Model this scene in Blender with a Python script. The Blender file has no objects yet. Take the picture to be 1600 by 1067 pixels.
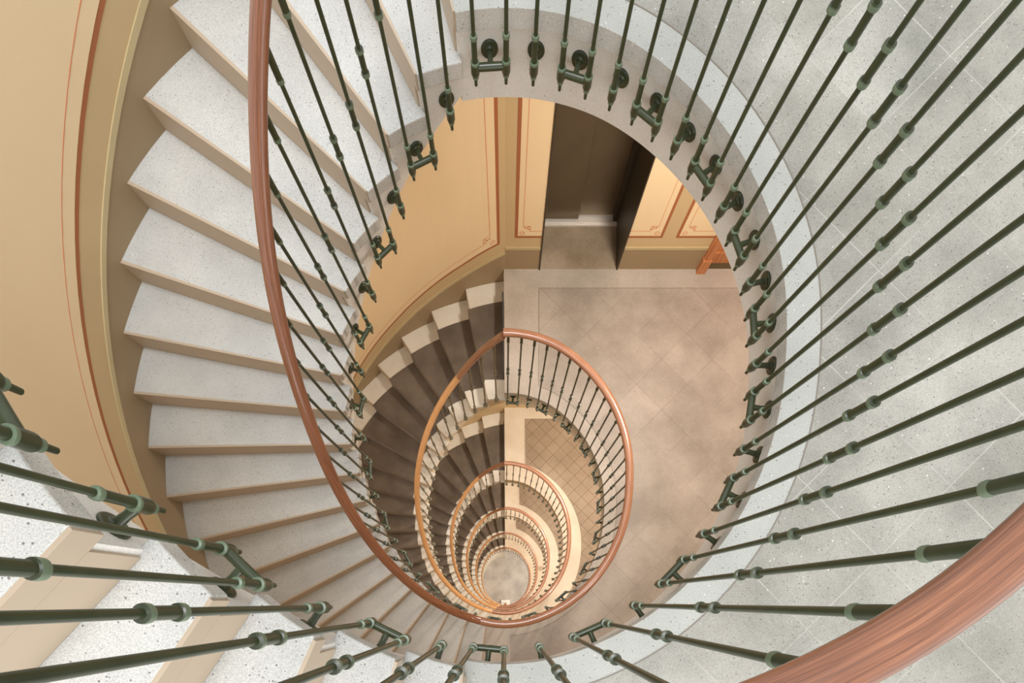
import bpy, bmesh, math, random
from math import sin, cos, pi, radians, sqrt, atan2, degrees
random.seed(4)
C = bpy.context.scene.collection

# ------------------------------------------------------------------ levels
# floor heights, the landing the camera hangs over is 0
RIS = 20
FZ = {-1: 3.2, 0: 0.0, 1: -2.735, 2: -5.757, 3: -8.770, 4: -12.15, 5: -15.65, 6: -19.2}
TH0 = {-1: 11.5, 0: 8.8, 1: 0.3, 2: 0.3, 3: 0.3, 4: 0.3, 5: 0.3}          # plan angle of the landing edge
DTH = {-1: 8.5, 0: 8.5, 1: 8.78, 2: 8.78, 3: 8.78, 4: 8.78, 5: 8.78}     # plan angle of one step
RAILH = 1.016
TIP = 0.19
CEN = (0.0, -0.11)
RT = [1.057, 1.018, .948, .876, .819, .798, .794, .805, .827, .834]

FL = [0]                 # flight being built: the lower flights bulge a little on the left
def R(th):
    """radius of the baluster ring, th = degrees counter-clockwise from +y"""
    th = (th + 180) % 360 - 180
    bump = 0.0
    if FL[0] >= 1 and th > 0: bump = .045*min(1, th/24, max(0, (172-th)/45))
    return R0(th) + bump
def R0(th):
    x, y = abs(sin(radians(th))), cos(radians(th))
    a = degrees(atan2(y, x))
    t = (a + 90) / 20
    i = min(max(int(t), 0), 8); f = t - i
    def m(k):
        if k <= 0 or k >= 9: return 0.0
        return (RT[k + 1] - RT[k - 1]) / 2
    return ((2*f**3-3*f*f+1)*RT[i] + (f**3-2*f*f+f)*m(i) + (-2*f**3+3*f*f)*RT[i+1] + (f**3-f*f)*m(i+1))

def P(th, off=0.0):
    r = R(th) + off; a = radians(th)
    return (-sin(a) * r, cos(a) * r)

def interp(x, xs, ys):
    if x <= xs[0]: return ys[0]
    for a, b, c, d in zip(xs, xs[1:], ys, ys[1:]):
        if x <= b: return c + (d - c) * (x - a) / (b - a)
    return ys[-1]

def wallr(a):            # outer wall radius seen from CEN
    return interp(abs(a), [0, 10, 20, 30, 60, 120, 180], [2.02, 1.978, 1.958, 1.943, 1.94, 1.95, 1.96])
def W(a, off=0.0):
    r = wallr(a) + off
    return (CEN[0] - sin(radians(a)) * r, CEN[1] + cos(radians(a)) * r)

def inner_pt(a, off):    # point on the ring offset by off in direction a seen from CEN
    d = (-sin(radians(a)), cos(radians(a)))
    lo, hi = 0.3, 2.0
    for _ in range(30):
        m = (lo + hi) / 2
        x, y = CEN[0] + d[0]*m, CEN[1] + d[1]*m
        th = degrees(atan2(-x, y))
        if math.hypot(x, y) > R(th) + off: hi = m
        else: lo = m
    return (CEN[0] + d[0]*lo, CEN[1] + d[1]*lo)

def skew(n, a):          # how far the outer end of a step line runs ahead of its inner end
    if n <= 0: return interp(a, [9, 17, 30, 65, 80, 95, 105, 130, 150, 170], [3, 4.3, 6.4, 6.3, 4.0, 1.5, 0, -1.5, -1, 2])
    return interp(a, [0, 10, 20, 30, 45, 60, 80, 100], [0, 1.2, 2.5, 4, 4.5, 4, 2, 0])

def step_pt(n, k, s, offi, offo=0.0):
    """plan point on step line k (float) of flight n, s=0 inner .. 1 outer wall"""
    a = TH0[n] + DTH[n] * k
    i = inner_pt(a, offi); o = W(a + skew(n, a), offo)
    return (i[0] + (o[0]-i[0])*s, i[1] + (o[1]-i[1])*s)

def on_step(n, k, din, dout):
    """points on step line k, din in from its inner end and dout in from the wall"""
    A = step_pt(n, k, 0, .03); B = step_pt(n, k, 1, .03); L = math.hypot(B[0]-A[0], B[1]-A[1])
    return tuple(A[c] + (B[c]-A[c])*din/L for c in (0, 1)), tuple(B[c] + (A[c]-B[c])*dout/L for c in (0, 1))
def th_of(a):            # ring angle of the direction a seen from CEN
    p = inner_pt(a, 0); return degrees(atan2(-p[0], p[1]))
def riser(n): return (FZ[n] - FZ[n+1]) / RIS

# ------------------------------------------------------------------ object helpers
def link(name, mesh, mats, parent=None, smooth=False):
    o = bpy.data.objects.new(name, mesh); C.objects.link(o)
    if not isinstance(mats, (list, tuple)): mats = [mats]
    for m in mats: mesh.materials.append(m)
    if parent: o.parent = parent
    if smooth:
        mesh.polygons.foreach_set('use_smooth', [True]*len(mesh.polygons)); mesh.update()
    return o

class MB:
    def __init__(s): s.v = []; s.f = []; s.m = []; s.sm = []; s.uv = {}
    def add(s, vs, fs, mi=0, sm=False, uvs=None):
        b = len(s.v); s.v += [tuple(v) for v in vs]
        for q, f in enumerate(fs):
            s.f.append(tuple(b + i for i in f)); s.m.append(mi); s.sm.append(sm)
            if uvs: s.uv[len(s.f)-1] = uvs[q]
    def prism(s, poly, z0, z1, mi=0, mtop=None, mbot=None, sides=None):
        """poly ccw list of (x,y); z0,z1 floats or lists"""
        n = len(poly)
        a = z0 if isinstance(z0, (list, tuple)) else [z0]*n
        b = z1 if isinstance(z1, (list, tuple)) else [z1]*n
        vs = [(p[0], p[1], a[i]) for i, p in enumerate(poly)] + [(p[0], p[1], b[i]) for i, p in enumerate(poly)]
        base = len(s.v); s.v += vs
        def f(idx, mm): s.f.append(tuple(base+i for i in idx)); s.m.append(mm); s.sm.append(False)
        f(list(range(n))[::-1], mi if mbot is None else mbot)
        f([n+i for i in range(n)], mi if mtop is None else mtop)
        for i in range(n):
            j = (i+1) % n
            f((i, j, n+j, n+i), mi if sides is None else sides.get(i, mi))
    def box(s, x0, x1, y0, y1, z0, z1, mi=0):
        s.prism([(x0, y0), (x1, y0), (x1, y1), (x0, y1)], z0, z1, mi)
    def lathe(s, prof, org, seg=12, axis=None, mi=None):
        """prof: list of (r, h, mat) along axis"""
        ax = axis or (0, 0, 1)
        L = sqrt(sum(c*c for c in ax)); ax = tuple(c/L for c in ax)
        t = (1, 0, 0) if abs(ax[0]) < .8 else (0, 1, 0)
        u = (ax[1]*t[2]-ax[2]*t[1], ax[2]*t[0]-ax[0]*t[2], ax[0]*t[1]-ax[1]*t[0])
        L = sqrt(sum(c*c for c in u)); u = tuple(c/L for c in u)
        w = (ax[1]*u[2]-ax[2]*u[1], ax[2]*u[0]-ax[0]*u[2], ax[0]*u[1]-ax[1]*u[0])
        base = len(s.v)
        for r, h, *_ in prof:
            for k in range(seg):
                a = 2*pi*k/seg
                s.v.append(tuple(org[c] + ax[c]*h + (u[c]*cos(a) + w[c]*sin(a))*max(r, 1e-5) for c in range(3)))
        for i in range(len(prof)-1):
            mm = prof[i][2] if len(prof[i]) > 2 else (mi or 0)
            for k in range(seg):
                k2 = (k+1) % seg
                s.f.append((base+i*seg+k, base+i*seg+k2, base+(i+1)*seg+k2, base+(i+1)*seg+k)); s.m.append(mm); s.sm.append(True)
        for row, rev in ((0, True), (len(prof)-1, False)):
            idx = [base+row*seg+k for k in range(seg)]
            s.f.append(tuple(idx[::-1] if rev else idx)); s.m.append(prof[row][2] if len(prof[row]) > 2 else (mi or 0)); s.sm.append(False)
    def sweep(s, pts, w, h, seg=16, mi=0, seam=None):
        """elliptical bar of half width w, half height h along pts (closed ends)"""
        base = len(s.v); n = len(pts); arc = 0
        ring_uv = []
        for i, p in enumerate(pts):
            q0 = pts[max(i-1, 0)]; q1 = pts[min(i+1, n-1)]
            t = [q1[c]-q0[c] for c in range(3)]; L = sqrt(sum(c*c for c in t)); t = [c/L for c in t]
            sd = (t[1], -t[0], 0); l = sqrt(sd[0]**2+sd[1]**2); sd = (sd[0]/l, sd[1]/l, 0)
            up = (sd[1]*t[2]-sd[2]*t[1], sd[2]*t[0]-sd[0]*t[2], sd[0]*t[1]-sd[1]*t[0])
            if up[2] < 0: up = tuple(-c for c in up)
            if i: arc += sqrt(sum((p[c]-pts[i-1][c])**2 for c in range(3)))
            ring_uv.append(arc)
            for k in range(seg):
                a = 2*pi*k/seg
                ca, sa = cos(a), sin(a)
                hh = h*(0.9 if sa < 0 else 1.0)
                s.v.append(tuple(p[c] + sd[c]*w*ca + up[c]*hh*sa for c in range(3)))
        for i in range(n-1):
            for k in range(seg):
                k2 = (k+1) % seg
                s.f.append((base+i*seg+k, base+(i+1)*seg+k, base+(i+1)*seg+k2, base+i*seg+k2)); s.m.append(mi); s.sm.append(True)
                u0, u1 = ring_uv[i], ring_uv[i+1]; v0, v1 = k/seg, (k+1)/seg
                s.uv[len(s.f)-1] = [(u0, v0), (u1, v0), (u1, v1), (u0, v1)]
        s.f.append(tuple(base+k for k in range(seg))); s.m.append(mi); s.sm.append(False)
        s.f.append(tuple(base+(n-1)*seg+k for k in range(seg))[::-1]); s.m.append(mi); s.sm.append(False)
    def build(s, name, mats, parent=None, bevel=0, recalc=True, seg=2):
        me = bpy.data.meshes.new(name); me.from_pydata(s.v, [], s.f)
        me.polygons.foreach_set('material_index', s.m); me.polygons.foreach_set('use_smooth', s.sm)
        if s.uv:
            ul = me.uv_layers.new(name='along')
            for fi, uv in s.uv.items():
                for li, c in zip(me.polygons[fi].loop_indices, uv): ul.data[li].uv = c
        if recalc:
            bm = bmesh.new(); bm.from_mesh(me)
            bmesh.ops.recalc_face_normals(bm, faces=bm.faces)
            bm.to_mesh(me); bm.free()
        me.update()
        if any(s.sm): me.set_sharp_from_angle(angle=radians(38))
        o = link(name, me, mats, parent)
        if bevel:
            b = o.modifiers.new('edge', 'BEVEL'); b.width = bevel; b.segments = seg; b.limit_method = 'ANGLE'; b.angle_limit = radians(50)
        return o

def empty(name, loc, label, cat, group=None):
    o = bpy.data.objects.new(name, None); C.objects.link(o); o.location = loc; o.empty_display_size = .1
    tag(o, label, cat, group); return o
def tag(o, label, cat, group=None):
    o['label'] = label; o['category'] = cat
    if group: o['group'] = group
    return o
def adopt(o, root):          # parent keeping world place (root only translated)
    o.parent = root; o.location = tuple(-c for c in root.location)
    return o
def struct(o): o['kind'] = 'structure'; return o

# ------------------------------------------------------------------ materials
def lin(c): 
    return tuple(((x/255)/12.92 if x/255 <= .04045 else ((x/255+.055)/1.055)**2.4) for x in c) + (1,)
class NT:
    def __init__(s, name, rough=.6, spec=.5, coat=0):
        s.mat = bpy.data.materials.new(name); s.mat.use_nodes = True
        s.t = s.mat.node_tree; s.b = s.t.nodes['Principled BSDF']
        s.b.inputs['Roughness'].default_value = rough
        s.b.inputs['Specular IOR Level'].default_value = spec
        if coat: s.b.inputs['Coat Weight'].default_value = coat; s.b.inputs['Coat Roughness'].default_value = .12
        s.co = s.n('ShaderNodeTexCoord').outputs['Object']
    def n(s, t, **k):
        o = s.t.nodes.new(t)
        for a, b in k.items(): setattr(o, a, b)
        return o
    def l(s, a, b): s.t.links.new(a, b)
    def math(s, op, a, b=None, c=None):
        m = s.n('ShaderNodeMath', operation=op)
        for i, x in enumerate((a, b, c)):
            if x is None: continue
            if isinstance(x, (int, float)): m.inputs[i].default_value = x
            else: s.l(x, m.inputs[i])
        return m.outputs[0]
    def noise(s, scale, detail=2, rough=.5, co=None):
        o = s.n('ShaderNodeTexNoise'); o.inputs['Scale'].default_value = scale; o.inputs['Detail'].default_value = detail
        o.inputs['Roughness'].default_value = rough; s.l(co or s.co, o.inputs['Vector']); return o.outputs['Fac']
    def ramp(s, fac, stops):
        r = s.n('ShaderNodeValToRGB'); e = r.color_ramp.elements
        while len(e) < len(stops): e.new(.5)
        for x, (p, c) in zip(e, stops): x.position = p; x.color = c if len(c) == 4 else lin(c)
        s.l(fac, r.inputs['Fac']); return r.outputs['Color']
    def mix(s, fac, a, b, mode='MIX'):
        m = s.n('ShaderNodeMix', data_type='RGBA', blend_type=mode)
        if isinstance(fac, (int, float)): m.inputs[0].default_value = fac
        else: s.l(fac, m.inputs[0])
        for i, x in ((6, a), (7, b)):
            if isinstance(x, tuple): m.inputs[i].default_value = x
            else: s.l(x, m.inputs[i])
        return m.outputs[2]
    def col(s, c):
        if isinstance(c, tuple): s.b.inputs['Base Color'].default_value = c
        else: s.l(c, s.b.inputs['Base Color'])
        return s.mat
    def bump(s, h, strength=.2, dist=.002):
        b = s.n('ShaderNodeBump'); b.inputs['Strength'].default_value = strength; b.inputs['Distance'].default_value = dist
        s.l(h, b.inputs['Height']); s.l(b.outputs[0], s.b.inputs['Normal'])

def terrazzo(name, base, dark, speck, rough=.55, tile=None, amount=.5, blotch=.35):
    m = NT(name, rough, .35)
    c = m.ramp(m.noise(2.2, 5, .6), [(.34, dark), (.66, base)])
    fine = m.ramp(m.noise(330, 2, .6), [(.34, (120, 120, 120)), (.6, (255, 255, 255))])
    c = m.mix(blotch, c, fine, 'MULTIPLY')
    vo = m.n('ShaderNodeTexVoronoi'); vo.inputs['Scale'].default_value = 150; m.l(m.co, vo.inputs['Vector'])
    sep = m.n('ShaderNodeSeparateColor'); m.l(vo.outputs['Color'], sep.inputs[0])
    size = m.math('MULTIPLY', sep.outputs[0], .34)
    spot = m.math('LESS_THAN', vo.outputs['Distance'], size)
    pick = m.math('GREATER_THAN', sep.outputs[1], 1 - amount*.8)
    dk = m.math('MULTIPLY', m.math('MULTIPLY', spot, pick), .8)
    c = m.mix(dk, c, lin(speck))
    pickl = m.math('LESS_THAN', sep.outputs[1], .04)
    c = m.mix(m.math('MULTIPLY', m.math('MULTIPLY', spot, pickl), .7), c, lin((240, 236, 228)))
    if tile:
        s, ox, oy, jw, jcol, jf = tile
        sp = m.n('ShaderNodeSeparateXYZ'); m.l(m.co, sp.inputs[0])
        X = m.math('SUBTRACT', sp.outputs[0], ox); Y = m.math('SUBTRACT', sp.outputs[1], oy)
        k = sqrt(.5)/s
        i = m.math('ADD', m.math('MULTIPLY', m.math('SUBTRACT', X, Y), k), 100.0 + jw/2/s)
        j = m.math('ADD', m.math('MULTIPLY', m.math('ADD', X, Y), k), 100.0 + jw/2/s)
        a = m.math('LESS_THAN', m.math('FRACT', i), jw/s); b = m.math('LESS_THAN', m.math('FRACT', j), jw/s)
        J = m.math('MAXIMUM', a, b)
        wn = m.n('ShaderNodeTexWhiteNoise', noise_dimensions='2D')
        cb = m.n('ShaderNodeCombineXYZ'); m.l(m.math('FLOOR', i), cb.inputs[0]); m.l(m.math('FLOOR', j), cb.inputs[1]); m.l(cb.outputs[0], wn.inputs['Vector'])
        c = m.mix(m.math('MULTIPLY', wn.outputs['Value'], .12), c, lin((120, 105, 90)))
        fade = m.math('MULTIPLY', J, m.ramp(m.noise(1.7, 2), [(.35, (jf[0],)*3+(1,)), (.62, (jf[1],)*3+(1,))]))
        c = m.mix(fade, c, lin(jcol))
    m.bump(m.noise(300, 2), .12, .001)
    return m.col(c)

M = {}
M['step'] = terrazzo('pale_concrete_step', (216, 216, 212), (194, 194, 191), (96, 92, 88), amount=.34)
M['side'] = terrazzo('concrete_edge', (224, 221, 214), (202, 199, 193), (110, 100, 92), amount=.25)
M['fascia'] = terrazzo('stringer_concrete', (244, 241, 235), (230, 225, 217), (150, 138, 124), amount=.05, blotch=.2)
M['riser'] = NT('tan_riser', .5).col(lin((188, 170, 148)))
M['floor0'] = terrazzo('grey_terrazzo_floor', (182, 180, 171), (140, 139, 131), (90, 86, 80), tile=(.301, .471, 1.572, .0035, (206, 204, 196), (.0, .45)), amount=.35)
M['band0'] = terrazzo('terrazzo_border', (194, 195, 189), (174, 175, 169), (90, 86, 80), amount=.3)
M['floor1'] = terrazzo('warm_grey_terrazzo_floor', (200, 190, 181), (166, 156, 147), (108, 98, 90), tile=(.301, .471, 1.572, .004, (128, 116, 104), (.0, .55)), amount=.35)
M['band1'] = terrazzo('pale_terrazzo_border', (206, 197, 187), (182, 173, 163), (120, 108, 96), amount=.25)
M['tile'] = terrazzo('brown_floor_tile', (176, 156, 134), (154, 134, 112), (110, 96, 80), tile=(.144, .391, 1.737, .0055, (96, 76, 58), (.8, .95)), amount=.2)
M['band2'] = terrazzo('cream_stone_border', (228, 216, 198), (212, 198, 178), (170, 150, 120), amount=.04, blotch=.15)
M['cream'] = terrazzo('cream_step_stone', (236, 232, 222), (220, 214, 202), (180, 160, 130), amount=.03, blotch=.15)
M['creamside'] = terrazzo('cream_edge', (228, 218, 200), (208, 194, 170), (160, 140, 110), amount=.03, blotch=.15)
M['joint'] = NT('floor_joint', .8).col(lin((132, 124, 114)))
M['ground'] = terrazzo('grey_hall_floor', (196, 184, 172), (164, 154, 144), (110, 100, 92), tile=(.9, .1, .2, .012, (130, 118, 108), (.1, .6)), amount=.1)

m = NT('moss_green_paint', .3, .6); M['green'] = m.col(m.ramp(m.noise(30, 2), [(.3, (50, 58, 36)), (.7, (60, 68, 44))]))
M['rim'] = NT('pale_green_paint', .35, .6).col(lin((108, 124, 100)))  # paler green for the rings and barrel edges
M['bronze'] = NT('lit_green_paint', .35, .6).col(lin((112, 102, 74)))  # same green paint, lit look of the lower railings put into the colour
M['rim_lit'] = NT('lit_pale_green_paint', .4, .5).col(lin((128, 130, 112)))  # rim green of the lower railings, lightened the same way as if lit
def wood(name, a, b, c_, rough=.28):
    m = NT(name, rough, .5, .5)
    uv = m.n('ShaderNodeUVMap'); uv.uv_map = 'along'
    mp = m.n('ShaderNodeMapping'); mp.inputs['Scale'].default_value = (3.0, 22, 1); m.l(uv.outputs[0], mp.inputs[0])
    g = m.noise(1.6, 5, .65, mp.outputs[0])
    mp2 = m.n('ShaderNodeMapping'); mp2.inputs['Scale'].default_value = (14, 160, 1); m.l(uv.outputs[0], mp2.inputs[0])
    g2 = m.noise(1, 2, .5, mp2.outputs[0])
    c = m.ramp(g, [(.3, a), (.5, b), (.72, c_)])
    c = m.mix(.35, c, m.ramp(g2, [(.4, (120, 120, 120)), (.6, (255, 255, 255))]), 'MULTIPLY')
    return m.col(c)
M['wood_dark'] = wood('varnished_mahogany', (132, 88, 66), (166, 116, 88), (188, 138, 106))
M['wood_top'] = wood('varnished_walnut_brown', (108, 68, 48), (144, 92, 66), (172, 116, 84))
M['wood_light'] = wood('varnished_cherry', (204, 146, 98), (224, 170, 116), (238, 190, 138))
M['doorwood'] = NT('orange_door_wood', .4, .5)
m = M['doorwood']; mp = m.n('ShaderNodeMapping'); mp.inputs['Scale'].default_value = (30, 30, 2); m.l(m.co, mp.inputs[0])
M['doorwood'] = m.col(m.ramp(m.noise(1.5, 4, .6, mp.outputs[0]), [(.3, (176, 108, 66)), (.7, (212, 146, 96))]))

def plaster(name, a, b, rough=.7):
    m = NT(name, rough, .25); m.bump(m.noise(60, 3), .05, .002)
    return m.col(m.ramp(m.noise(1.3, 3), [(.3, a), (.7, b)]))
M['wall'] = plaster('tan_wall_paint', (200, 176, 136), (208, 184, 144))
M['panel'] = plaster('cream_wall_panel', (236, 213, 175), (242, 219, 181))
M['dado'] = plaster('brown_dado_paint', (156, 136, 108), (164, 144, 114), .5)
M['mould'] = plaster('olive_dado_line', (196, 180, 140), (204, 188, 148), .5)
M['line'] = plaster('rust_painted_line', (166, 104, 70), (172, 110, 74), .7)
M['thin'] = plaster('salmon_painted_line', (214, 140, 104), (218, 146, 108), .7)
M['white'] = plaster('off_white_plaster', (240, 239, 235), (246, 245, 242), .8)
m = NT('dark_bronze_steel', .38, .5); m.b.inputs['Metallic'].default_value = .55
M['lift'] = m.col(m.ramp(m.noise(3, 2), [(.3, (110, 96, 76)), (.7, (120, 106, 84))]))
M['liftdark'] = NT('dark_lift_frame', .4, .5).col(lin((64, 54, 40)))
m = NT('brushed_aluminium', .35); m.b.inputs['Metallic'].default_value = .25; M['alu'] = m.col(lin((236, 232, 228)))
m = NT('brown_carpet', .95, .1); mm_ = m.noise(700, 2)
c = m.mix(.45, m.ramp(m.noise(5, 4), [(.3, (108, 98, 88)), (.7, (134, 122, 110))]), m.ramp(mm_, [(.3, (120, 120, 120)), (.7, (255, 255, 255))]), 'MULTIPLY')
m.bump(mm_, .4, .003); m.b.inputs['Sheen Weight'].default_value = .25; M['carpet'] = m.col(c)
M['rubber'] = NT('dark_carpet_edge', .8).col(lin((74, 72, 74)))

# ------------------------------------------------------------------ landings
ROOMX = 2.6; BACKY = 1.91; FRONTY = -2.07
names = {-1: 'upper', 0: 'topmost in view', 1: 'first below', 2: 'second below', 3: 'third below', 4: 'fourth below', 5: 'fifth below'}
def landing(n):
    z = FZ[n]; FL[0] = 0
    top = {True: 'band0', False: 'band2'}[n <= 0] if n != 1 else 'band1'
    field = 'floor0' if n <= 0 else ('floor1' if n == 1 else ('tile' if n < 5 else 'band2'))
    side = 'side' if n <= 1 else 'creamside'
    fas = 'fascia' if n <= 1 else 'creamside'
    a0 = TH0[n]; lastn = n-1 if n-1 in TH0 else n
    a1 = TH0[lastn] + DTH[lastn]*(RIS-1)
    def outline(off, ext):
        pts = []
        i0 = step_pt(n, 0, 0, off); o0 = step_pt(n, 0, 1, off, .0)
        t0 = degrees(atan2(-i0[0], i0[1])); i1 = inner_pt(a1, off); t1 = degrees(atan2(-i1[0], i1[1])) - 360
        if t1 < -190 : pass
        N = 90
        for q in range(N+1): pts.append(P(t0 + (t1-t0)*q/N, off))
        o1 = W(a1 + 1, 0)
        # outer: down to bottom then round the room
        for q in range(1, 6): pts.append(W(a1+1 + (180-a1-1)*q/5, .0)) if False else None
        pts.append(o1); pts.append((0, FRONTY-.04)); pts.append((ROOMX, FRONTY-.04)); pts.append((ROOMX, BACKY)); pts.append((.02, BACKY))
        if o0[0] < -.05: pts.append(W(degrees(atan2(-o0[0]*.5, 2)), 0))
        pts.append(o0)
        return pts[::-1]
    b = MB()
    b.prism(outline(.03, 0), z-.053, z, 1, mtop=0)
    b.prism(outline(.058, 0), z-.29, z-.053, 2)
    # inlaid field
    w = .3 if n >= 2 else .135
    xs = .285 if n >= 1 else .0
    pts = []
    th = 0.0
    if xs > 0:
        while P(th, w)[0] < xs: th -= .5
    t0, t1 = th, -178.0
    for q in range(61): pts.append(P(t0 + (t1-t0)*q/60, w))
    pts += [(pts[-1][0], FRONTY), (ROOMX-.02, FRONTY), (ROOMX-.02, BACKY-.165), (xs if xs > 0 else pts[0][0], BACKY-.165)]
    b.prism(pts[::-1], z, z+.0012, 3)
    jw = .004
    for q in range(80):
        ta, tb = t0 + (t1-t0)*q/80, t0 + (t1-t0)*(q+1)/80
        b.prism([P(ta, w-jw), P(ta, w), P(tb, w), P(tb, w-jw)], z, z+.0016, 4)
    if n >= 1:
        b.box(xs-jw, xs, pts[0][1], BACKY-.165, z, z+.0016, 4); b.box(xs, ROOMX-.02, BACKY-.165, BACKY-.161, z, z+.0016, 4)
    o = b.build('floor', [M[top], M[side], M[fas], M[field], M['joint']])
    struct(o); o['label'] = 'landing floor around the stairwell, %s' % names[n]
    bm = bmesh.new(); bm.from_mesh(o.data); bmesh.ops.triangulate(bm, faces=[f for f in bm.faces if len(f.verts) > 4]); bm.to_mesh(o.data); bm.free()
    return o
for n in range(0, 6): landing(n)
b = MB(); b.box(-2.3, 3.4, -3.4, 3.2, FZ[6]-.2, FZ[6], 0); struct(b.build('floor', [M['ground']]))

# ------------------------------------------------------------------ flights of stairs
flab = {-1: 'pale concrete stair flight rising past the bottom left of the view', 0: 'bare pale concrete stair flight, the uppermost whole one on the left',
        1: 'carpeted cream stair flight below the painted wall panel', 2: 'carpeted cream stair flight, second ring of carpet down',
        3: 'carpeted cream stair flight, third ring of carpet down', 4: 'carpeted cream stair flight, narrowest dark ring near the bottom',
        5: 'lowest cream stair flight reaching the ground floor at the newel'}
for n in range(-1, 6):
    r = riser(n); conc = n <= 0; FL[0] = n
    KS = 9 if n == -1 else 1
    root = empty('stair_flight', (W(90)[0]+.5, CEN[1], FZ[n+1]), flab[n], 'stairs')
    sm, sd, fs = (M['step'], M['side'], M['fascia']) if conc else (M['cream'], M['cream'], M['creamside'])
    # body: stringer and soffit
    b = MB()
    for k in range(KS, RIS):
        zt = FZ[n] - k*r - .053
        for q in range(3):
            ka, kb = k-1+q/3, k-1+(q+1)/3
            i0, i1 = step_pt(n, ka, 0, .058), step_pt(n, kb, 0, .058)
            o0, o1 = step_pt(n, ka, 1, .058, -.002), step_pt(n, kb, 1, .058, -.002)
            if n == 5: za = zb = FZ[6]
            else:
                za, zb = FZ[n] - .27 - ka*r, FZ[n] - .27 - kb*r
                if k >= RIS-1: za = max(za, FZ[n+1]-.29); zb = max(zb, FZ[n+1]-.29)
            b.prism([i0, i1, o1, o0], [za, zb, zb, za], [zt]*4)
    s = b.build('stringer', [fs]); adopt(s, root)
    if conc:
        s.data.materials[0] = M['fascia']
    for k in range(KS, RIS):
        zt = FZ[n] - k*r
        b = MB()
        N = 6
        poly = [step_pt(n, k - q/N, 0, .03) for q in range(N+1)]
        back = step_pt(n, k-1-.06, 0, .03), step_pt(n, k-1-.06, 1, .03, 0)
        poly = poly + [back[0], back[1]] + [step_pt(n, k-1+q/3, 1, .03, -.001) for q in range(4)]
        b.prism(poly, zt-.053, zt, 1, mtop=0)
        t = b.build('step', [sm, sd], bevel=.004 if conc else .018, seg=2 if conc else 3); adopt(t, root)
    for k in range(0 if n > -1 else KS, RIS):        # riser faces, flush with the step noses
        if conc:
            zt = FZ[n] - k*r
            b = MB()
            p = [step_pt(n, k-.02, .003, .034), step_pt(n, k-.02, 1, .034, -.002), step_pt(n, k+.045, 1, .034, -.002), step_pt(n, k+.045, .003, .034)]
            p2 = [step_pt(n, k-.02, .02, .05), step_pt(n, k-.02, 1, .05, -.002), step_pt(n, k+.045, 1, .05, -.002), step_pt(n, k+.045, .02, .05)]
            b.prism(p, zt-.055, zt-.001)
            b.prism(p2, zt-r+.001, zt-.054)
            t = b.build('riser', [M['riser']]); adopt(t, root)

# ------------------------------------------------------------------ carpets
clab = {1: 'brown stair carpet on the cream steps below the painted wall panel', 2: 'brown stair carpet seen through the second handrail loop',
        3: 'brown stair carpet seen through the third handrail loop', 4: 'brown stair carpet in the fourth loop down', 5: 'brown stair carpet on the lowest flight'}
for n in range(1, 6):
    r = riser(n); b = MB(); FL[0] = n
    for k in range(1, RIS):
        zt = FZ[n] - k*r
        wi = .175 - .045*k/RIS
        wo = .185
        pr = [on_step(n, k-1 + q*1.012/4, wi, wo) for q in range(5)]
        b.prism([p[0] for p in pr] + [p[1] for p in pr][::-1], zt, zt+.009)
        # turned down over the nose and the riser below
        f0, f1 = on_step(n, k+.006, wi, wo), on_step(n, k+.055, wi, wo)
        b.prism([f0[0], f0[1], f1[1], f1[0]], zt-r+.008, zt+.0085)
    f0, f1 = on_step(n, .012, .175, .185), on_step(n, .055, .175, .185)
    b.prism([f0[0], f0[1], f1[1], f1[0]], FZ[n]-r+.008, FZ[n]-.004, 1)
    o = b.build('stair_carpet', [M['carpet'], M['rubber']], bevel=.003)
    tag(o, clab[n], 'carpet')

# ------------------------------------------------------------------ railings
def rail_z(n, th):
    """height of the handrail of flight n at origin angle th (0 top .. 180 bottom)"""
    r = riser(n)
    px, py = P(th); ca = degrees(atan2(-px, py-CEN[1]))
    line = FZ[n] + RAILH - .185 - r*(ca - TH0[n])/DTH[n]
    hi, lo = FZ[n] + RAILH, FZ[n+1] + RAILH
    if th < 24:
        e = FZ[n] + RAILH - .185 - r*(21.3 - TH0[n])/DTH[n]
        t = max(0, (th + 1) / 25); return hi + (e-hi)*(t*.86 + .14*t*t)
    d = line - lo
    return lo + (d if d > .05 else .05*math.exp(max(d, -1)/.05 - 1) if d > -1 else 0)

def baluster_mesh(z_base, z_top, seg):
    """base = level whose tip hangs TIP below; profile from tip up to the underside of the rail"""
    L = z_top - z_base; tk = .105
    G, Q = 0, 1
    mid = L*.415/.99; mid2 = L*.485/.99
    return [(.0004, -.190, G), (.0052, -.187, G), (.0058, -.168, G), (.0058, -.165, G), (.0102, -.163, Q), (.0102, -.157, Q), (.0062, -.154, G), (.0062, -.150, G),
            (.0090, -.149, G), (.0090, -.051, G), (.0112, -.050, Q), (.0118, -.045, Q), (.0108, -.040, Q), (.0064, -.039, G), (.0064, mid-.006, G),
            (.0122, mid-.006, Q), (.0127, mid, Q), (.0122, mid+.005, G), (.0092, mid+.006, G), (.0092, mid2-.006, G), (.0122, mid2-.005, Q), (.0127, mid2, Q), (.0122, mid2+.005, G),
            (.0064, mid2+.006, G), (.0064, L-tk-.006, G), (.0105, L-tk-.006, Q), (.011, L-tk, Q), (.0095, L-tk+.005, G), (.0098, L+.004, G)]
def barrel(b, x, y, z, seg):
    b.lathe([(.0085, -.154, 0), (.0128, -.152, 0), (.0142, -.148, 0), (.0142, -.121, 1), (.0148, -.119, 1), (.0142, -.115, 1), (.0095, -.114, 0)], (x, y, z), seg)

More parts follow.
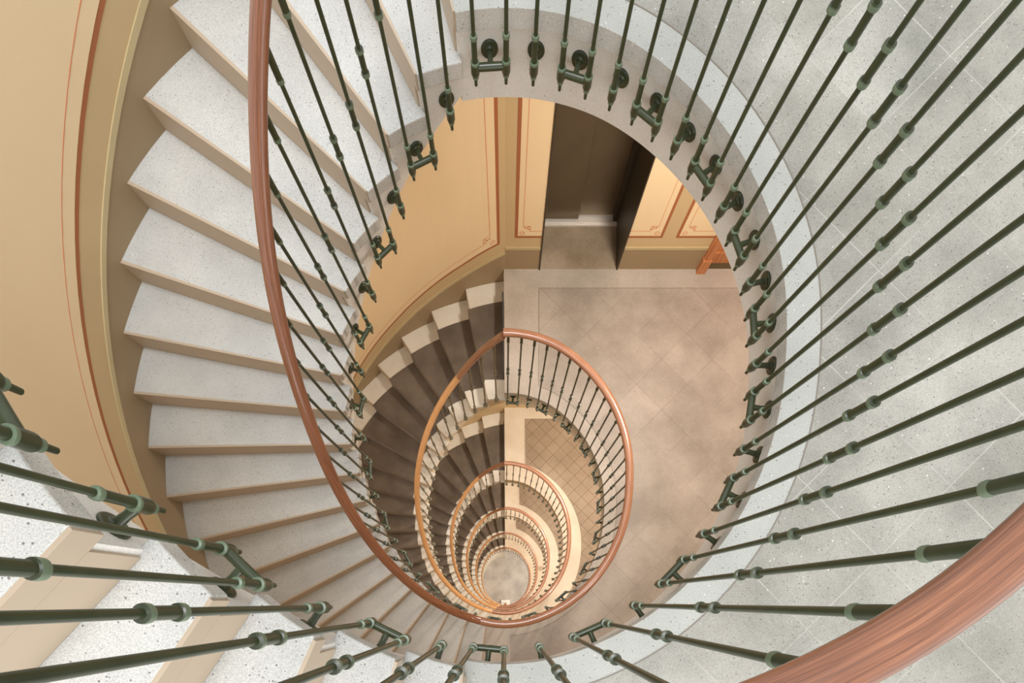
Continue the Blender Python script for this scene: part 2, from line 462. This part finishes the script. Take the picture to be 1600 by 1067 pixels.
def bracket(root, pts, z, seg, slim=False):
    """pts: ring points (angles) held by one wall rosette"""
    am = sum(pts)/len(pts)
    b = MB()
    xy = [P(t) for t in pts]
    for x, y in xy:
        barrel(b, x, y, z, seg)
        if slim: b.lathe([(.008, -.172, 0), (.016, -.166, 0), (.021, -.152, 1), (.021, -.142, 1), (.016, -.128, 0), (.008, -.122, 0)], (x, y, z), seg)
    cx, cy = sum(p[0] for p in xy)/len(xy), sum(p[1] for p in xy)/len(xy)
    # outward normal of the ring
    p0, p1 = P(am-1), P(am+1); tx, ty = p1[0]-p0[0], p1[1]-p0[1]; L = math.hypot(tx, ty)
    nx, ny = ty/L, -tx/L
    if nx*cx + ny*cy < 0: nx, ny = -nx, -ny
    zb = z - .132
    if len(xy) == 2:
        (x0, y0), (x1, y1) = xy; d = (x1-x0, y1-y0, 0); l = math.hypot(*d[:2])
        b.lathe([(.0112, .008, 0), (.0112, l-.008, 0)], (x0, y0, zb), seg, d)
    fx = P(am, .036 if slim else .058); dist = (fx[0]-cx)*nx + (fx[1]-cy)*ny
    b.lathe([(.0098, .004, 0), (.0085, dist*.5, 0), (.0105, dist-.008, 0)], (cx, cy, zb), seg, (nx, ny, 0))
    o = b.build('bracket', [M['bronze'], M['rim_lit']] if slim else [M['green'], M['rim']], recalc=True); adopt(o, root)
    if slim: return o
    b = MB()
    b.lathe([(.0280, dist+.002, 0), (.0280, dist-.0045, 0), (.0255, dist-.007, 0), (.015, dist-.008, 0), (.012, dist-.011, 0), (.0095, dist-.012, 0)], (cx, cy, zb), max(seg, 12)+4 if seg > 9 else 10, (nx, ny, 0))
    rz = b.build('rosette', [M['green']]); rz.parent = o
    return o

rlab = {-1: 'dark green baluster railing rising beside the bottom left steps',
        0: 'largest railing loop, thick green balusters around the nearest landing',
        1: 'railing with varnished handrail forming the first full loop, around the warm grey landing',
        2: 'railing with varnished handrail forming the second full loop down',
        3: 'railing with varnished handrail forming the third full loop down',
        4: 'railing with varnished handrail forming the fourth full loop down',
        5: 'innermost railing loop with handrail ending over the ground floor newel'}
def bal(root, th, zb, zt, seg, lower=False):
    b = MB(); x, y = P(th)
    b.lathe(baluster_mesh(zb, zt, seg), (x, y, zb), seg)
    o = b.build('baluster', [M['bronze'], M['rim_lit']] if lower else [M['green'], M['rim']], recalc=True)
    adopt(o, root); return o

for n in range(-1, 6):
    z = FZ[n]
    root = empty('stair_railing', (P(180)[0], P(180)[1], z if n > -1 else 0.0), rlab[n], 'railing')
    seg = 16 if n <= 0 else (10 if n == 1 else 8)
    hs = 24 if n <= 0 else 16
    if n >= 0:               # landing half, clockwise from the top
        FL[0] = 0
        if n == 0: ang = [6.7] + [-.2 - 6.207*i for i in range(0, 29)] + [-180.2, -185.6]
        else: ang = [-1.4 - 6.08*i for i in range(0, 30)] + [-182.4, -187.8]
        zt = z + RAILH - .022
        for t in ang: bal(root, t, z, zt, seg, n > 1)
        if n <= 1:
            i = 0
            while i < len(ang):
                bracket(root, ang[i:i+2], z, seg); i += 2
                if i < len(ang): bracket(root, [ang[i]], z, seg); i += 1
        else:
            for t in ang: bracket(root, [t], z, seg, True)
        t0, t1 = (8.0, -189.0) if n == 0 else (.8, -189.0)
        N = 120; pts = []
        for q in range(N+1):
            x, y = P(t0 + (t1-t0)*q/N, -.01); pts.append((x, y, z + RAILH))
        b = MB(); b.sweep(pts, .0265, .021, hs); o = b.build('handrail', [M['wood_dark'] if n else M['wood_top']]); adopt(o, root)
        o['label'] = 'darker handrail section over the landing'
    FL[0] = n                # flight half
    r = riser(n)
    if n <= 0:
        for st in range(1 if n == 0 else 9, 20):
            a = interp(st, [1, 4, 8, 12, 16, 19], [11.8, 35.6, 71, 109, 141.5, 164.4])
            t = th_of(a) if n == 0 else 169.8 - (19-st)*7.15; h = interp(t, [20, 100, 160], [3.25, 3.25, 2.75])
            ths = [t] if st % 2 else [t-h, t+h]
            zb = z - st*r
            for q in ths: bal(root, q, zb, rail_z(n, q) - .022, seg)
            bracket(root, ths, zb, seg)
    else:
        a = 4.6
        while a < 168:
            t = th_of(a)
            zb = z + .13 - r*(a - TH0[n])/DTH[n]
            zb = max(zb, FZ[n+1] + .02)
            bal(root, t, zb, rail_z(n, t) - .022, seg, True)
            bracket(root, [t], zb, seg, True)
            a += 5.82
    ta, tb = (8.0, 171.0) if n == 0 else ((.8, 171.0) if n > 0 else (66, 171))
    N = 110; pts = []
    for q in range(N+1):
        t = ta + (tb-ta)*q/N; x, y = P(t, -.01); pts.append((x, y, rail_z(n, t)))
    cut = int(N*.14) if n > 0 else 0
    if n > 0:
        b = MB(); b.sweep(pts[:cut+1], .0265, .021, hs); o = b.build('handrail', [M['wood_dark']]); adopt(o, root); o['label'] = 'darker curved joint of the handrail'
    b = MB(); b.sweep(pts[cut:], .0262, .0207, hs); o = b.build('handrail', [M['wood_light'] if n > 0 else M['wood_top']]); adopt(o, root)
    o['label'] = 'sloping handrail along the stairs'

# ------------------------------------------------------------------ walls
def curved_wall(n):
    """half-round outer wall between landing n and the one above"""
    z0, z1 = FZ[n+1] if n+1 in FZ else FZ[n], FZ[n]
    z0 = FZ[n+1]; z1 = FZ[n] + (2.3 if n == -1 else 0)
    b = MB(); N = 60
    th = [180*q/N for q in range(N+1)]
    inn = [W(t) for t in th]; out = [W(t, .18) for t in th]
    b.prism(inn[::-1] + out, z0, z1, 0)
    return b, th
def strip(b, r, f0, f1, t0, t1, off, mi, N=60):
    """painted strip on the curved wall between heights f0(t) and f1(t)"""
    for q in range(N):
        a, c = t0 + (t1-t0)*q/N, t0 + (t1-t0)*(q+1)/N
        p, s = W(a, -off), W(c, -off); p2, s2 = W(a, .01), W(c, .01)
        b.prism([p, s, s2, p2][::-1], [f0(a), f0(c), f0(c), f0(a)][::-1], [f1(a), f1(c), f1(c), f1(a)][::-1], mi)
WM = [M['wall'], M['dado'], M['mould'], M['panel'], M['line'], M['thin']]
def ornament(b, f, u, v, sx, sz):
    """eight-petal rosette and a sprig; f maps (du, dz) on the wall to 3d quads"""
    for k in range(8):
        a = k*pi/4; c, s = cos(a), sin(a)
        q = [(u + c*r_ - s*w_, v + s*r_ + c*w_) for r_, w_ in ((.009, 0), (.016, .0045), (.023, 0), (.016, -.0045))]
        b.add([f(*p) for p in q], [(0, 1, 2, 3)], 5)
    for a, r0 in ((60, .026), (100, .03), (20, .03), (60, .045)):
        cx, cy = u + sx*(.028 + r0*cos(radians(a))), v + sz*(.028 + r0*sin(radians(a)))
        q = [(cx + .008*cos(t), cy + .008*sin(t)) for t in (0, pi/3, 2*pi/3, pi, 4*pi/3, 5*pi/3)]
        b.add([f(*p) for p in q], [(0, 1, 2, 3, 4, 5)], 5)

for n in range(0, 6):
    b, th = curved_wall(n); o = b.build('wall_left', WM); struct(o)
    o['label'] = 'curved tan wall beside the stairs, storey %s' % names[n]

# painted decoration: dado, moulding and lined cream panel climbing with the steps
def decorate(n):
    top = FZ[0] - .01 if n == 0 else 99
    def slope(t): return FZ[n] - riser(n)*max(0, t + (3 if n else -6))/(8.78 if n else 8.5)
    def st(f0, f1, t0, t1, off, mi):
        strip(b1, 0, lambda t: min(slope(t)+f0(t), top), lambda t: min(slope(t)+f1(t), top+.0005), t0, t1, off, mi)
    c = lambda v: (lambda t: v)
    b1 = MB()
    st(lambda t: -1.0 if t > 40 else -.55, c(.235), 0, 175, .0025, 1)
    st(c(.235), c(.262), 0, 175, .006, 2)
    pt0, pt1 = 1.2, 168
    hi = 2.15 if n else 1.95
    st(c(.375), c(hi), pt0, pt1, .0020, 4)
    st(c(.397), c(hi-.022), pt0+.62, pt1-.62, .0030, 3)
    st(c(.455), c(.459), pt0+3.6, pt1-2, .0038, 5)
    st(c(.52), c(hi-.09), pt0+2.1, pt0+2.24, .0038, 5)
    st(c(.516), c(.520), pt0+2.1, pt0+3.7, .0038, 5)
    st(c(.455), c(.520), pt0+3.56, pt0+3.7, .0038, 5)
    def fc(u, v):
        a = pt0 + .62 + degrees(u/1.95); x, y = W(a, -.005); return (x, y, slope(a) + .397 + v)
    if n: ornament(b1, fc, .034, .038, 1, 1)
    o = b1.build('wall_left', WM, recalc=True); struct(o); o['label'] = 'painted dado and cream panel on the curved wall'
for n in (0, 1): decorate(n)

# back wall, storey by storey; the one over landing 1 has the lift recess and the door
RX0, RX1 = .285, .95
DX0, DX1 = 1.63, 2.42
def backwall(n, z0, z1, mat, detail):
    b = MB(); y0, y1 = BACKY, 2.9
    b.box(-.01, RX0, y0, y1, z0, z1); b.box(RX1, DX0, y0, y1, z0, z1); b.box(DX1, ROOMX+.2, y0, y1, z0, z1)
    b.box(RX0, RX1, y0, y1, z0+2.25, z1); b.box(DX0, DX1, y0, y1, z0+2.1, z1)
    b.box(RX0, RX1, 2.42, y1, z0, z0+2.25); b.box(DX0, DX1, 2.3, y1, z0, z0+2.1)
    if detail:
        e = .0025
        def q(x0, x1, a, c, mi, off): b.box(x0, x1, BACKY-off, BACKY+.005, z0+a, z0+c, mi)
        for x0, x1 in ((0, RX0-.001), (RX1+.001, DX0)):
            q(x0, x1, 0, .235, 1, .0025); q(x0, x1, .235, .262, 2, .006)
        zt = 2.15
        def panel(x0, x1, openl, openr):
            q(x0, x1, .362, zt, 4, .0020)
            q(x0 + (0 if openl else .022), x1 - (0 if openr else .022), .384, zt-.022, 3, .0030)
            a, c = x0 + (0 if openl else .06), x1 - (0 if openr else .06)
            t = .0038; lw = .0035
            q(a + (0 if openl else .055), c - (0 if openr else .055), .432, .432+lw, 5, t)
            def fl(u, v): return (u, BACKY-.005, z0+.384+v)
            if not openl:
                q(a, a+lw, .48, zt-.08, 5, t); q(a, a+.055, .48, .48+lw, 5, t); q(a+.055, a+.055+lw, .432, .48+lw, 5, t)
                ornament(b, fl, x0+.054, .03, 1, 1)
            if not openr:
                q(c-lw, c, .48, zt-.08, 5, t); q(c-.055, c, .48, .48+lw, 5, t); q(c-.055-lw, c-.055, .432, .48+lw, 5, t)
                ornament(b, fl, x1-.054, .03, -1, 1)
        panel(.074, RX0-.002, False, True); panel(RX1+.002, 1.213, True, False); panel(1.316, DX0+.01, False, True)
    o = b.build('wall_back', WM if mat is None else [mat]); struct(o)
backwall(1, FZ[1], FZ[0]-.29, None, True)
for n in range(2, 6): backwall(n, FZ[n], FZ[n-1]-.29, M['wall'], False)
# right and front walls
for n in range(1, 6):
    zt = FZ[n-1]-.29
    mt = M['white'] if n == 0 else M['wall']
    b = MB(); b.box(ROOMX, ROOMX+.2, FRONTY-.2, BACKY, FZ[n], zt); struct(b.build('wall_right', [mt]))
    b = MB(); b.box(.0, ROOMX, FRONTY-.24, FRONTY-.04, FZ[n], zt); struct(b.build('wall_front', [mt]))

# lift doors and frame in the recess of landing 1
for n in (0, 1):
    z = FZ[n]
    if n == 0: continue
    lift = empty('elevator_entrance', (.62, 2.3, z), 'dark bronze lift doors with silver sill in the wall recess', 'elevator')
    def part(name, bb, mats, bev=.002): o = bb.build(name, mats, bevel=bev); adopt(o, lift); return o
    b = MB(); b.box(RX0+.012, .615, 2.318, 2.345, z+.02, z+2.12); part('door_panel', b, [M['lift']])
    b = MB(); b.box(.60, RX1-.012, 2.352, 2.378, z+.02, z+2.12); part('door_panel', b, [M['lift']])
    b = MB(); b.box(RX0+.002, RX1-.002, 2.268, 2.30, z, z+.012); b.box(RX0+.002, RX1-.002, 2.303, 2.36, z, z+.008)
    for yy in (2.277, 2.289): b.box(RX0+.002, RX1-.002, yy, yy+.004, z+.012, z+.015)
    part('sill', b, [M['alu']], 0)
    b = MB(); b.box(RX1-.010, RX1-.0005, BACKY-.012, 2.40, z+.0, z+2.2); b.box(RX1-.045, RX1-.010, 2.30, 2.40, z+.015, z+2.2); part('jamb', b, [M['liftdark']])
    b = MB(); b.box(RX0+.0005, RX0+.010, BACKY-.012, 2.40, z, z+2.2); part('jamb', b, [M['liftdark']])
    b = MB(); b.box(RX0+.010, RX1-.010, BACKY-.005, 2.40, z+2.12, z+2.2); part('lintel', b, [M['liftdark']])
# dark threshold slab in the recess
b = MB(); b.box(RX0+.001, RX1-.001, BACKY-.002, 2.268, FZ[1]-.05, FZ[1]+.0015)
M['recess'] = terrazzo('brown_speckled_stone', (196, 178, 156), (152, 136, 114), (70, 60, 48), amount=.5)
o = b.build('floor', [M['recess']]); struct(o)
# wooden door
z = FZ[1]
door = empty('door_1', (2.02, BACKY, z), 'orange wooden door and frame right of the painted wall panels', 'door'); door['kind'] = 'structure'
def dpart(name, bb, bev=.004): o = bb.build(name, [M['doorwood']], bevel=bev); adopt(o, door); return o
for x0 in (DX0-.015, DX1-.05):
    b = MB(); b.box(x0, x0+.065, BACKY-.03, BACKY+.02, z+.16, z+2.15); b.box(x0+.014, x0+.05, BACKY-.042, BACKY-.03, z+.16, z+2.15); dpart('door_casing', b)
    b = MB(); b.box(x0-.004, x0+.069, BACKY-.048, BACKY+.02, z, z+.16); dpart('plinth_block', b)
b = MB(); b.box(DX0+.052, DX1-.052, BACKY+.06, BACKY+.1, z+.01, z+2.08)
for k in range(2):
    x0 = DX0+.13 + k*.34
    for a, c in ((.2, .85), (1.0, 1.95)): b.box(x0, x0+.26, BACKY+.045, BACKY+.06, z+a, z+c)
b.box(DX0+.052, DX1-.052, BACKY+.04, BACKY+.06, z+.01, z+.13)
dpart('door_leaf', b)
b = MB(); b.box(DX0-.01, DX0+.052, BACKY+.0, BACKY+.12, z, z+2.1); dpart('door_jamb', b)

# ground-floor newel on its plinth
x, y = P(180)
nw = empty('newel_post', (x+.02, y+.02, FZ[6]), 'small newel post on a pale square plinth at the foot of the stairs', 'post')
b = MB(); b.box(x-.17, x+.19, y-.12, y+.22, FZ[6], FZ[6]+.16); adopt(b.build('plinth', [M['cream']], bevel=.01), nw)
b = MB(); b.lathe([(.05, .16, 0), (.05, .25, 0), (.03, .3, 0), (.028, .8, 0), (.045, .86, 0), (.028, .9, 0), (.03, 1.05, 0), (.01, 1.1, 0)], (x+.02, y+.05, FZ[6]), 14)
adopt(b.build('post', [M['doorwood']]), nw)

# small plate let into the fourth landing
b = MB(); b.box(.90, 1.03, -.06, .06, FZ[4]+.0015, FZ[4]+.008)
M['plate'] = NT('grey_plate', .5).col(lin((176, 158, 130)))
tag(b.build('floor_plate', [M['plate']], bevel=.002), 'small square plate on the cream landing, right of the third handrail loop', 'plate')

# ------------------------------------------------------------------ light
def area(name, loc, size, power, col, rot=(0, 0, 0), sy=None):
    l = bpy.data.lights.new(name, 'AREA'); l.energy = power; l.color = col; l.shape = 'ELLIPSE' if sy else 'DISK'; l.size = size
    if sy: l.size_y = sy
    o = bpy.data.objects.new(name, l); C.objects.link(o); o.location = loc; o.rotation_euler = rot; return o
area('skylight', (0, -.1, 11.0), 4.0, 850, (.96, .98, 1.0), sy=4.6)
area('fascia_fill', (0, -4.2, .7), 3.4, 60, (1, .99, .96), rot=(radians(78), 0, 0), sy=1.6)  # fill light added to brighten the slab and stringer sides, no window built
WARM = (1.0, .90, .78)
for n, pw in ((1, 52), (2, 66), (3, 66), (4, 70), (5, 70), (6, 62)):
    area('landing_lamp', (1.25, .85, FZ[n-1]-.33), .4, pw, WARM)
    area('stair_fill', (-1.35, .25, FZ[n-1]-.42-(riser(n-1)*9 if n-1 < 6 else 0)), .25, 7, (1, .93, .84))  # small fill added under each flight to brighten the cream step ends
    area('landing_lamp', (1.3, -1.2, FZ[n-1]-.33), .3, pw*(.16 if n == 1 else .4), WARM)
w = bpy.data.worlds.new('sky'); bpy.context.scene.world = w; w.use_nodes = True
bg = w.node_tree.nodes['Background']; bg.inputs['Color'].default_value = (1, .99, .97, 1); bg.inputs['Strength'].default_value = 1.05

# ------------------------------------------------------------------ camera: looking straight down the well, lens shifted upward
cam = bpy.data.cameras.new('camera'); co = bpy.data.objects.new('camera', cam); C.objects.link(co)
co.location = (0, -.9, 1.484); co.rotation_euler = (0, 0, 0)
cam.sensor_fit = 'HORIZONTAL'; cam.sensor_width = 36; cam.lens = 780/1600*36
cam.shift_x = (800-789.4)/1600; cam.shift_y = (939.5-533.5)/1600
cam.clip_start = .02; cam.clip_end = 100
S = bpy.context.scene; S.camera = co
S.view_settings.view_transform = 'Standard'; S.view_settings.look = 'None'; S.view_settings.exposure = 0; S.view_settings.gamma = 1
S.view_settings.use_curve_mapping = False
S.cycles.max_bounces = 8; S.cycles.diffuse_bounces = 5
